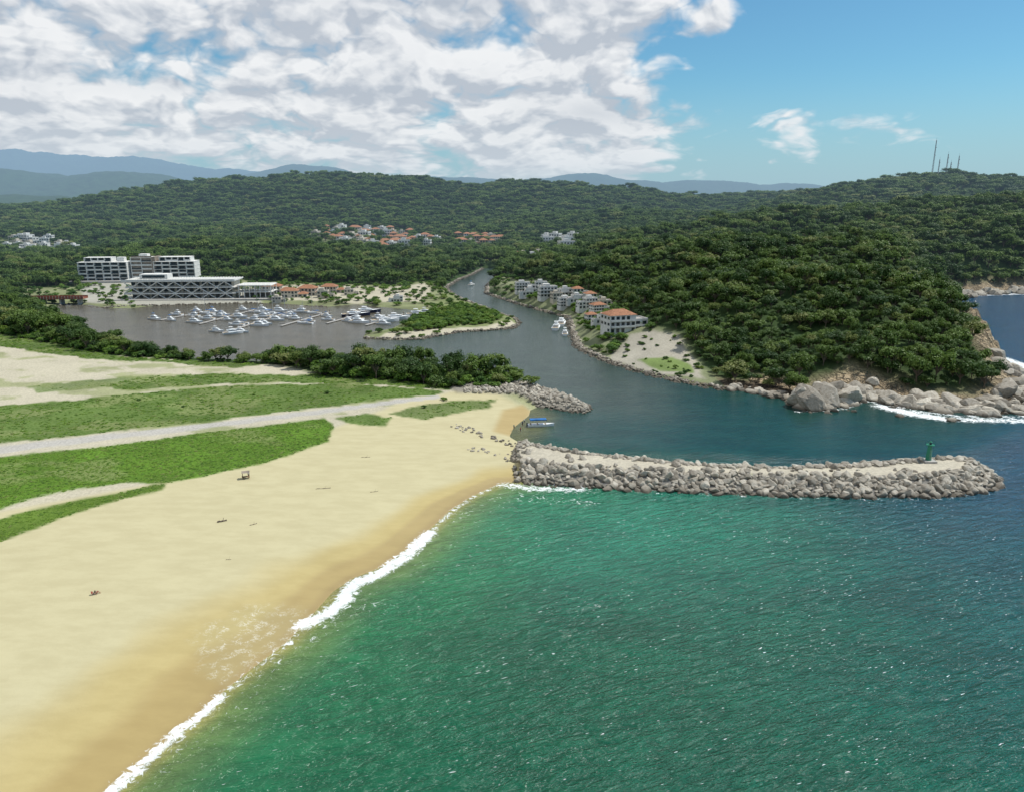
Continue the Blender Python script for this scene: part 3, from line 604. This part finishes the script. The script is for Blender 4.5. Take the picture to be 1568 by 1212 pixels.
# ---------------------------------------------------------------- rocks
def rocks_at(gx,gy,lo,hi,dz=0.,power=1.6):
    z_,s_=HT(gx,gy); n=len(gx); sc=lo+(hi-lo)*RNG.random(n)**power
    return np.stack([gx,gy,np.maximum(z_,-.6)+dz*sc,sc],1)
R=[]
gx,gy=sampler(JET,1.15); z_,s_=HT(gx,gy); k=((s_<7.0+1.2*(RNG.random(len(gx))-.5))|(RNG.random(len(gx))<.04))&(s_>-1.6)&(gx>-3); R.append(rocks_at(gx[k],gy[k],.5,1.4,.12))
gx,gy=sampler(GRO,1.25); z_,s_=HT(gx,gy); k=(s_>-1.5)&(gx>-18); R.append(rocks_at(gx[k],gy[k],.5,1.1,.1))
def along(px,step,wid,lo,hi,dz=.1,bias=0.):
    A=P(px); out=[]
    for i in range(len(A)-1):
        (x0,y0),(x1,y1)=A[i],A[i+1]; Ln=math.hypot(x1-x0,y1-y0); n=max(1,int(Ln/step)); tt=RNG.random(n); nx,ny=-(y1-y0)/Ln,(x1-x0)/Ln; w=RNG.uniform(-wid,wid,n)+bias
        out.append(np.stack([x0+(x1-x0)*tt+nx*w,y0+(y1-y0)*tt+ny*w],1))
    o2=np.concatenate(out); return rocks_at(o2[:,0],o2[:,1],lo,hi,dz)
R.append(along([(868,486),(874,508),(884,532),(920,550),(970,567),(1030,582),(1080,592),(1115,597)],.22,2.6,.5,1.1))
R.append(along([(555,518),(600,520),(640,520),(700,509),(760,505),(785,503),(795,495),(788,487),(765,480),(740,470),(712,460),(692,450),(683,441),(700,430),(725,420),(740,411)],.4,1.6,.6,1.1))
R.append(along([(768,411),(762,422),(745,438),(745,450),(790,465),(830,476),(868,486)],.4,1.8,.6,1.1))
R.append(along([(150,514),(110,500),(65,484),(68,474),(100,466),(160,472),(240,468),(380,464),(500,470)],.5,1.4,.5,1.))
R.append(along([(690,657),(740,668),(800,684)],.6,2.6,.25,.8)); R.append(along([(720,690),(760,700),(800,712)],.9,2.6,.25,.7)); R.append(along([(795,690),(800,738)],.3,2.2,.4,1.1))
SH=[(1115,595),(1150,599),(1180,606),(1205,611),(1222,622),(1240,626),(1275,625),(1300,616),(1322,609),(1350,612),(1375,624),(1400,622),(1440,630),(1470,626),(1500,635),(1568,630),(1600,616),(1590,592),(1555,572)]
R.append(along(SH,.55,3.,.7,2.4,-.1,.5)); R.append(along(SH[4:],1.3,5.,1.8,4.8,-.2,3.)); R.append(along(SH[6:],3.,5.,2.5,5.5,-.2,9.))
R.append(along([(1238,624),(1262,617),(1290,614),(1306,606)],.9,4.,2.2,5.4,.25,2.))
R.append(along([(1215,628),(1280,634),(1310,625)],2.5,2.,.6,1.6)); R.append(along([(1465,456),(1480,450),(1568,447),(1650,445)],.8,7.,1.5,4.5,.1,-3))
R.append(along([(1360,632),(1420,640),(1540,642)],6.,3.,.7,1.6))
R=np.concatenate(R); n=len(R)
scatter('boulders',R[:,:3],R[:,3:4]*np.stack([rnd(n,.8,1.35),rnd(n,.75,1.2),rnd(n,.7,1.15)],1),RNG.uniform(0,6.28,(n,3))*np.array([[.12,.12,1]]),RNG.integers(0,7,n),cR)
# ---------------------------------------------------------------- boats
mHull=smat('white_gelcoat',(.80,.81,.81),.35,.03,hz=False,spec=.5); mNavy=smat('navy_gelcoat',(.02,.03,.07),.3,.1,spec=.5); mBlueC=smat('blue_canvas',(.03,.16,.42),.8); mDeck=smat('teak_deck',(.40,.32,.22),.8); mMetal=smat('aluminium_mast',(.6,.6,.6),.4,.05,metal=.6)
BM=[mHull,mGlass,mDeck,mBlueC,mMetal,mNavy]
def hull(mb,Ln,Bm,h,m=0):
    st=[];n=9
    for i in range(n):
        tt=i/(n-1); b_=Bm/2*(1-max(0,(tt-.35)/.65)**2.2)*(.9+.1*min(1,tt*4)); zz_=h*(1+.35*tt*tt); xx=-Ln/2+Ln*tt
        if i==n-1: b_=.03
        st+= [(xx,0,-.5+.4*tt**4),(xx,b_*.78,.05),(xx+.25*tt,b_,zz_),(xx+.25*tt,-b_,zz_),(xx,-b_*.78,.05)]
    fs=[]
    for i in range(n-1):
        a=i*5;c=a+5
        for q in ((0,1),(1,2),(3,4),(4,0)): fs.append((a+q[0],a+q[1],c+q[1],c+q[0]))
    fs.append((0,1,2,3,4)); mb.add(st,fs,m)
    mb.add([st[i*5+2] for i in range(n)]+[st[i*5+3] for i in range(n)],[(i,i+1,n+i+1,n+i) for i in range(n-1)],0)
def motor(Ln,fly=True,m=0,can=0):
    mb=MB(); B=Ln*.3; h=Ln*.095; hull(mb,Ln,B,h,m)
    mb.box(-Ln*.48,-Ln*.25,-B*.38,B*.38,h+.002,h+.08,2); mb.box(-Ln*.25,Ln*.22,-B*.36,B*.36,h,h+.45,0,.05)
    mb.box(-Ln*.24,Ln*.18,-B*.33,B*.33,h+.452,h+1.15,0,.2); mb.box(-Ln*.22,Ln*.175,-B*.325,B*.325,h+.66,h+.98,1,.1); mb.box(-Ln*.3,Ln*.12,-B*.33,B*.33,h+1.152,h+1.35,0,.02)
    if fly:
        mb.box(-Ln*.2,Ln*.05,-B*.25,B*.25,h+1.36,h+1.8,0,.15); mb.box(-Ln*.18,Ln*.0,-B*.26,B*.26,h+2.8,h+2.9,can)
        for sx in(-Ln*.17,-.02*Ln):
            for sy in (-B*.24,B*.24): mb.beam((sx,sy,h+1.36),(sx,sy,h+2.8),.05,4)
    mb.beam((-Ln*.1,0,h+1.35),(-Ln*.1,0,h+4.5),.05,4)
    for i in range(6):
        tt=i/5; xx=Ln*(.22+.26*tt); mb.beam((xx,B*.38*(1-tt)**.6,h*1.15),(xx,B*.38*(1-tt)**.6,h*1.25+.7),.03,4)
    return mb
def sail(Ln):
    mb=MB(); B=Ln*.27; h=Ln*.08; hull(mb,Ln,B,h,0)
    mb.box(-Ln*.15,Ln*.2,-B*.28,B*.28,h,h+.55,0,.15); mb.box(-Ln*.13,Ln*.17,-B*.285,B*.285,h+.2,h+.4,1,.06); mb.box(-Ln*.45,-Ln*.18,-B*.3,B*.3,h+.002,h+.06,2)
    mb.beam((Ln*.08,0,h),(Ln*.08,0,h+Ln*1.2),.11,4,6); mb.beam((Ln*.08,0,h+1.5),(-Ln*.36,0,h+1.5),.08,4); mb.beam((Ln*.06,0,h+1.7),(-Ln*.34,0,h+1.65),.2,3,6)
    mb.beam((Ln*.08,-1,h+Ln*.7),(Ln*.08,1,h+Ln*.7),.04,4); mb.beam((Ln*.48,0,h*1.4),(Ln*.09,0,h+Ln*1.15),.04,4); mb.beam((-Ln*.48,0,h),(Ln*.07,0,h+Ln*1.18),.03,4)
    mb.box(-Ln*.38,-Ln*.14,-B*.3,B*.3,h+1.75,h+1.83,3); return mb
def panga(Ln=8.5):
    mb=MB(); B=2.3; hull(mb,Ln,B,.75,0); mb.box(-3.6,1.8,-.9,.9,2.45,2.55,3,.05)
    mb.box(-3.6,1.8,-1.02,-.9,2.2,2.5,3); mb.box(-3.6,1.8,.9,1.02,2.2,2.5,3)
    for sx in (-3.3,-1,1.5):
        for sy in (-.85,.85): mb.beam((sx,sy,.7),(sx,sy,2.45),.04,4)
        mb.box(sx-.2,sx+.2,-.85,.85,.78,.95,2)
    mb.box(-4.7,-4.25,-.25,.25,.2,1.4,5,.05); return mb
BK=[('motor_yacht',motor(11).obj('b',BM,link=False).data,11),('motor_yacht',motor(15).obj('b',BM,link=False).data,15),('sport_fishing_boat',motor(9,True,0,3).obj('b',BM,link=False).data,9),('sailboat',sail(11).obj('b',BM,link=False).data,11),('sailboat',sail(13).obj('b',BM,link=False).data,13),('panga_boat',panga().obj('b',BM,link=False).data,8.5),('navy_motor_yacht',motor(21,True,5).obj('b',BM,link=False).data,21),('large_motor_yacht',motor(20).obj('b',BM,link=False).data,20)]
def boat(k,x,y,r,s=1.):
    n_,me,_=BK[k]; ob=bpy.data.objects.new(n_,me); scene.collection.objects.link(ob); ob.location=(x,y,.0); ob.rotation_euler=(0,0,r); ob.scale=(s,s,s)
PIERS=[((325,476),(245,491),[2,3,0],.7),((395,474),(305,497),[0,2,3,0,1],.7),((450,476),(345,510),[0,2,1,3,1],.75),((505,479),(430,500),[0,1,2,4],.6),((560,480),(500,496),[1,0],.55),((618,482),(560,499),[1,7,0],.6)]
nbt=0
for a,b_,ks,pr_ in PIERS:
    (x0,y0),(x1,y1)=gp(*a),gp(*b_); Ln=math.hypot(x1-x0,y1-y0); ang=math.atan2(y1-y0,x1-x0)
    mb=MB(); mb.box(0,Ln,-.8,.8,.25,.55,0)
    t_=6.
    while t_<Ln-2:
        k=random.choice(ks); w=BK[k][2]*.33+1.2
        for sgn in (-1,1):
            k2=random.choice(ks)
            if BK[k2][2]*.33+1.2>w+.8: k2=k
            if random.random()<.5: mb.box(t_-.25+w/2,t_+.25+w/2,*((.802,7.) if sgn>0 else (-7.,-.802)),.25,.5,0)
            if random.random()<pr_:
                off=(BK[k2][2]/2+1.8)*sgn; cx=x0+math.cos(ang)*t_-math.sin(ang)*off; cy=y0+math.sin(ang)*t_+math.cos(ang)*off
                sdw=poly_sd(np.array([cx]),np.array([cy]),W)[0]
                if sdw>6: boat(k2,cx,cy,ang+(math.pi/2 if random.random()<.6 else -math.pi/2)+random.uniform(-.07,.07),random.uniform(.75,1.1)); nbt+=1
        t_+=w+random.choice((1.2,3.,6.5))
    for i in range(int(Ln/12)): mb.cyl(i*12+2,1.1,-1,2.4,.15,.15,1,8)
    o_=mb.obj('floating_dock',[mConc,mWood]); o_.location=(x0,y0,0); o_.rotation_euler=(0,0,ang)
for k,px,py,r in [(6,545,484,.3),(6,562,479,.3),(7,590,493,.4),(7,607,489,.4),(1,640,483,.2),(0,652,480,.2),(1,852,503,1.4),(7,860,497,1.4),(0,865,512,1.5),(2,722,437,1.),(0,357,511,.6)]:
    a=gp(px,py); boat(k,a[0],a[1],r,.85 if k>5 else 1)
a=gp(828,652); boat(5,a[0],a[1],.12,1.0)
# ---------------------------------------------------------------- beacon
mGreen=smat('beacon_green_paint',(.03,.22,.13),.5,.1,hz=False); mb=MB()
mb.box(-1.6,1.6,-1.6,1.6,-.4,.5,1); mb.cyl(0,0,.501,4.6,.75,.5,0,12); mb.cyl(0,0,4.601,4.75,1.05,1.05,0,12); mb.cyl(0,0,4.751,5.4,.32,.32,2,10); mb.cyl(0,0,5.401,5.8,.42,.05,0,10)
for i in range(8):
    a=i*math.pi/4; mb.beam((math.cos(a),math.sin(a),4.75),(math.cos(a),math.sin(a),5.5),.03,0)
for i in range(10): mb.box(-.25,.25,-.86+.025*i,-.8+.025*i,.8+.38*i,.85+.38*i,1)
o_=mb.obj('harbour_light_beacon',[mGreen,mConc,mGlass]); a=gp(1421,706,3.2); o_.location=(a[0],a[1],3.2)
# ---------------------------------------------------------------- antenna masts
mMast=smat('mast_steel',(.16,.12,.11),.6)
for px,hh_,r in [(1427,75,1.6),(1436,34,1.3),(1448,42,1.5),(1454,26,1.3),(1465,40,1.5)]:
    d_=ray(px,268); Yd=1600.; X_=d_[0]*Yd/d_[1]; zz_=HT(np.array([X_]),np.array([Yd]))[0][0]; mb=MB()
    L3=[(math.cos(i*2.094),math.sin(i*2.094)) for i in range(3)]
    def rr_(z): return r*(1-.65*z/hh_)
    for c_,s_ in L3: mb.beam((c_*r,s_*r,-2),(c_*rr_(hh_),s_*rr_(hh_),hh_),.28,0)
    nz=int(hh_/3)
    for k in range(nz):
        z0,z1=k*hh_/nz,(k+1)*hh_/nz
        for i in range(3):
            a,b_=L3[i],L3[(i+1)%3]; mb.beam((a[0]*rr_(z0),a[1]*rr_(z0),z0),(b_[0]*rr_(z1),b_[1]*rr_(z1),z1),.13,0)
    for zz2 in (hh_*.6,hh_*.8): mb.cyl(r*.9,0,zz2,zz2+1.6,.8,.8,1,8)
    mb.beam((0,0,hh_),(0,0,hh_+5),.15,0); mb.box(-4,4,3,8,-2,3,1)
    o_=mb.obj('radio_mast',[mMast,mWhite]); o_.location=(X_,Yd,zz_+3)
# ---------------------------------------------------------------- people
mSkin=smat('skin',(.35,.2,.13),.6,.05,hz=False); mHair=smat('hair',(.02,.015,.01),.6,.05,hz=False); cloth=[smat('cloth_%s'%n_,c,.9,.1,3,hz=False) for n_,c in (('red',(.35,.03,.03)),('navy',(.02,.03,.09)),('white',(.7,.7,.68)),('black',(.02,.02,.02)),('teal',(.03,.2,.22)))]
def person(px,py,rot,pose,shirt,pants,z=None):
    p=hit(px,py) if z is None else np.array([*gp(px,py,z),z])
    if pose=='sit':
        J={'pel':(0,0,.14,.15),'ch':(0,-.12,.48,.16),'nk':(0,-.13,.64,.06),'hd':(0,-.12,.78,.105),'kl':(.14,.42,.42,.07),'kr':(-.14,.42,.42,.07),'fl':(.14,.62,.06,.05),'fr':(-.14,.62,.06,.05),'tl':(.14,.78,.05,.035),'tr':(-.14,.78,.05,.035),
        'sl':(.2,-.12,.57,.06),'sr':(-.2,-.12,.57,.06),'el':(.28,.1,.38,.045),'er':(-.28,.1,.38,.045),'hl':(.16,.34,.44,.035),'hr':(-.16,.34,.44,.035)}
    else:
        s=.12 if pose=='walk' else .02
        J={'pel':(0,0,.93,.145),'ch':(0,0,1.28,.16),'nk':(0,0,1.47,.06),'hd':(0,.02,1.62,.105),'kl':(.11,s,.5,.07),'kr':(-.11,-s*.5,.5,.07),'fl':(.11,s*1.2,.07,.05),'fr':(-.11,-s*2.2,.07,.05),'tl':(.12,s*1.2+.16,.04,.035),'tr':(-.12,-s*2.2+.16,.04,.035),
        'sl':(.2,0,1.39,.06),'sr':(-.2,0,1.39,.06),'el':(.27,-s,1.1,.045),'er':(-.27,s,1.1,.045),'hl':(.27,-s+.08,.85,.035),'hr':(-.27,s+.1,.85,.035)}
    K=list(J); E=[('pel','ch'),('ch','nk'),('nk','hd'),('pel','kl'),('pel','kr'),('kl','fl'),('kr','fr'),('fl','tl'),('fr','tr'),('ch','sl'),('ch','sr'),('sl','el'),('sr','er'),('el','hl'),('er','hr')]
    me=bpy.data.meshes.new('person'); me.from_pydata([J[k][:3] for k in K],[(K.index(a),K.index(b_)) for a,b_ in E],[]); ob=bpy.data.objects.new('person',me); scene.collection.objects.link(ob)
    md=ob.modifiers.new('s','SKIN')
    for i,k in enumerate(K): me.skin_vertices[0].data[i].radius=(J[k][3]*1.05,J[k][3]*.9)
    me.skin_vertices[0].data[0].use_root=True
    md2=ob.modifiers.new('u','SUBSURF'); md2.levels=2; md2.render_levels=2
    dg=bpy.context.evaluated_depsgraph_get(); m2=bpy.data.meshes.new_from_object(ob.evaluated_get(dg)); ob.modifiers.clear(); ob.data=m2
    m2.materials.clear()
    for m in (mSkin,mHair,cloth[shirt],cloth[pants]): m2.materials.append(m)
    hz_=J['hd'][2]; pz=J['pel'][2]
    for f_ in m2.polygons:
        c=f_.center; f_.use_smooth=True
        if c.z>hz_-.1: f_.material_index=1 if (c.z>hz_+.05 or c.y<J['hd'][1]-.03) else 0
        elif c.z>pz+.08 and abs(c.x)<.25 and (pose!='sit' or c.y<.1): f_.material_index=2
        elif (pose!='sit' and c.z>.55 and abs(c.x)<.23) or (pose=='sit' and (c.y<.35)and abs(c.x)<.23): f_.material_index=3
    ob.location=p; ob.rotation_euler=(0,0,rot); return p
person(800,652,.5,'stand',1,3,.1); person(803,648,2.5,'walk',2,1,.1); person(797,661,1.,'stand',0,1,.2); person(787,657,-.6,'walk',4,3,.4)
person(142,911,-1.2,'sit',0,1); person(147,909,-1.,'sit',3,0)
person(372,733,-1.,'sit',1,3); person(381,731,1.,'stand',2,3)
p=hit(377,733); mb=MB()
for sx in(-1,1):
    for sy in(-.8,.8): mb.beam((sx,sy,-.1),(sx,sy,2.1),.05,0)
mb.add([(-1.2,-1,2.05),(1.2,-1,2.05),(1.2,1,2.05),(-1.2,1,2.05),(-1.2,0,2.5),(1.2,0,2.5)],[(0,1,5,4),(2,3,4,5),(0,4,3),(1,2,5),(0,3,2,1)],1); mb.box(-.9,.9,-.5,.5,.6,.7,0)
for sx in(-.8,.75): mb.box(sx,sx+.06,-.4,.4,-.1,.598,0)
o_=mb.obj('lifeguard_shelter',[mWood,mStone]); o_.location=p; o_.rotation_euler=(0,0,.3); o_.scale=(.8,.8,.85)
mDrift=smat('driftwood',(.20,.16,.12),.9,.3,2,hz=False)
def drift(px,py,Ln,r,rot):
    p=hit(px,py); mb=MB(); n=8; ring=[]
    for i in range(n):
        tt=i/(n-1)-.5; c=Vector((tt*Ln,.15*math.sin(i*1.3)*Ln*.15,r*.5+.05*math.sin(i*2))); rr=r*(1-.5*abs(tt))*random.uniform(.85,1.15)
        ring+= [c+Vector((0,math.cos(q*1.047)*rr,math.sin(q*1.047)*rr)) for q in range(6)]
    mb.add(ring,[(i*6+q,i*6+(q+1)%6,i*6+6+(q+1)%6,i*6+6+q) for i in range(n-1) for q in range(6)]+[tuple(range(6))[::-1],tuple(range(6*n-6,6*n))],0)
    mb.beam((Ln*.1,0,r),(Ln*.22,.3,r+.5),r*.25,0,5); mb.beam((-Ln*.2,0,r),(-Ln*.28,-.35,r+.3),r*.2,0,5)
    o_=mb.obj('driftwood_log',[mDrift]); o_.location=p; o_.rotation_euler=(0,0,rot)
drift(340,798,2.0,.22,.5); drift(388,803,1.6,.08,.7); drift(495,748,3.6,.08,.2); drift(573,753,2.,.06,.4); drift(350,857,1.,.05,.1); drift(560,700,2.4,.07,.1)
# ---------------------------------------------------------------- sky and sun
SEL,SAZ=math.radians(58),math.radians(75)
w=bpy.data.worlds.new("World"); scene.world=w; w.use_nodes=True; t=NT(w.node_tree); t.n.clear()
w.cycles.sampling_method='MANUAL'; w.cycles.sample_map_resolution=256
sky=t.n.new('ShaderNodeTexSky'); sky.sky_type='NISHITA'; sky.sun_disc=False; sky.sun_elevation=SEL; sky.sun_rotation=SAZ; sky.air_density=1.0; sky.dust_density=.4; sky.ozone_density=1.5
bg1=t.n.new('ShaderNodeBackground'); bg1.inputs[1].default_value=.115; t.l.new(t.mix(1.,sky.outputs[0],(.50,.84,.93,1),'MULTIPLY'),bg1.inputs[0])
g=t.n.new('ShaderNodeTexCoord').outputs['Generated']; sx,sy,sz=t.sep(g)[:3]
a=t.M('ARCTAN2',sx,sy); rxy=t.M('SQRT',t.M('ADD',t.M('MULTIPLY',sx,sx),t.M('MULTIPLY',sy,sy))); e=t.M('MAXIMUM',t.M('DIVIDE',sz,t.M('MAXIMUM',rxy,.01)),0.)
def Q(da=0.,de=0.):
    u=t.M('MULTIPLY',t.M('ADD',a,da+.4),3.1); v=t.M('MULTIPLY',t.M('LOGARITHM',t.M('ADD',e,de+.10),2.71828),1.45); return t.comb(u,v,0.)
def dens(q): 
    big=t.n2(q,1.25,2,.5,.3); det=t.n2(q,4.5,7,.58,0.)
    v=t.n.new('ShaderNodeTexVoronoi'); v.voronoi_dimensions='2D'; v.feature='F1'; v.inputs['Scale'].default_value=3.6; v.inputs['Detail'].default_value=3.; v.inputs['Roughness'].default_value=.55
    t.set(v.inputs['Vector'],t.V('ADD',q,t.V('SCALE',t.n2(q,2.6,3,color=True),sc=.35)))
    pf=t.M('SUBTRACT',.75,v.outputs['Distance'])
    return t.M('ADD',t.M('ADD',t.M('MULTIPLY',big,.60),t.M('MULTIPLY',det,.30)),t.M('MULTIPLY',pf,.30))
def blob(ca,ce,ra,re,amp):
    da=t.M('DIVIDE',t.M('SUBTRACT',a,ca),ra); de=t.M('DIVIDE',t.M('SUBTRACT',e,ce),re)
    return t.M('MULTIPLY',t.M('POWER',2.71828,t.M('MULTIPLY',t.M('ADD',t.M('MULTIPLY',da,da),t.M('MULTIPLY',de,de)),-1.)),amp)
cov=t.M('MULTIPLY',t.mr(a,.10,.27,1.,0.,False),.46)
for bb in ((.10,.18,.11,.10,.18),(.245,.215,.026,.03,.30),(.345,.10,.06,.018,.30),(.25,.09,.10,.03,.20),(.43,.085,.10,.02,.20),(.24,.15,.05,.04,-.10)): cov=t.M('ADD',cov,blob(*bb))
d1=dens(Q()); d2=dens(Q(.010,.018)); dd=t.M('ADD',d1,cov)
alpha=t.mr(dd,.62,.86)
lit=t.mr(t.M('SUBTRACT',d1,d2),-.09,.11,0.,1.,False); thick=t.mr(dd,.85,1.40)
cc=t.mix(lit,(.54,.59,.66,1),(.95,.96,.97,1)); cc=t.mix(t.M('MULTIPLY',thick,.40),cc,(.50,.55,.62,1))
for bb in ((-.08,.25,.14,.028,.5),(.16,.11,.12,.02,.45),(-.3,.13,.3,.012,.2)): cc=t.mix(blob(*bb),cc,(.47,.53,.61,1))
cc=t.mix(t.mr(e,0.,.12,.65,0.),cc,(.62,.71,.79,1))
bg2=t.n.new('ShaderNodeBackground'); t.l.new(cc,bg2.inputs[0]); bg2.inputs[1].default_value=.95
hz2=t.n.new('ShaderNodeBackground'); hz2.inputs[0].default_value=(.40,.58,.72,1); hz2.inputs[1].default_value=.9
m0=t.n.new('ShaderNodeMixShader'); t.l.new(t.mr(e,0.,.16,.8,0.),m0.inputs[0]); t.l.new(bg1.outputs[0],m0.inputs[1]); t.l.new(hz2.outputs[0],m0.inputs[2])
mx=t.n.new('ShaderNodeMixShader'); t.l.new(t.M('MULTIPLY',alpha,t.mr(e,.0,.05,.35,.96)),mx.inputs[0]); t.l.new(m0.outputs[0],mx.inputs[1]); t.l.new(bg2.outputs[0],mx.inputs[2])
wo=t.n.new('ShaderNodeOutputWorld'); t.l.new(mx.outputs[0],wo.inputs[0])
sl_=bpy.data.lights.new('sun','SUN'); sl_.energy=4.3; sl_.angle=math.radians(.5); sl_.color=(1,.96,.89); so=bpy.data.objects.new('sun',sl_); scene.collection.objects.link(so)
so.rotation_euler=Vector((math.sin(SAZ)*math.cos(SEL),math.cos(SAZ)*math.cos(SEL),math.sin(SEL))).to_track_quat('Z','Y').to_euler()
cam=bpy.data.cameras.new('camera'); co=bpy.data.objects.new('camera',cam); scene.collection.objects.link(co); co.location=(0,0,CH); co.rotation_euler=(math.pi/2-PITCH,0,0)
cam.sensor_width=36; cam.lens=F/1568*36; cam.clip_start=.5; cam.clip_end=90000; scene.camera=co
scene.view_settings.view_transform='Standard'; scene.view_settings.look='None'; scene.view_settings.exposure=0
print('FOREST',nforest,'MANG',len(M_),'SCRUB',len(B_),'ROCKS',len(R),'BOATS',nbt)
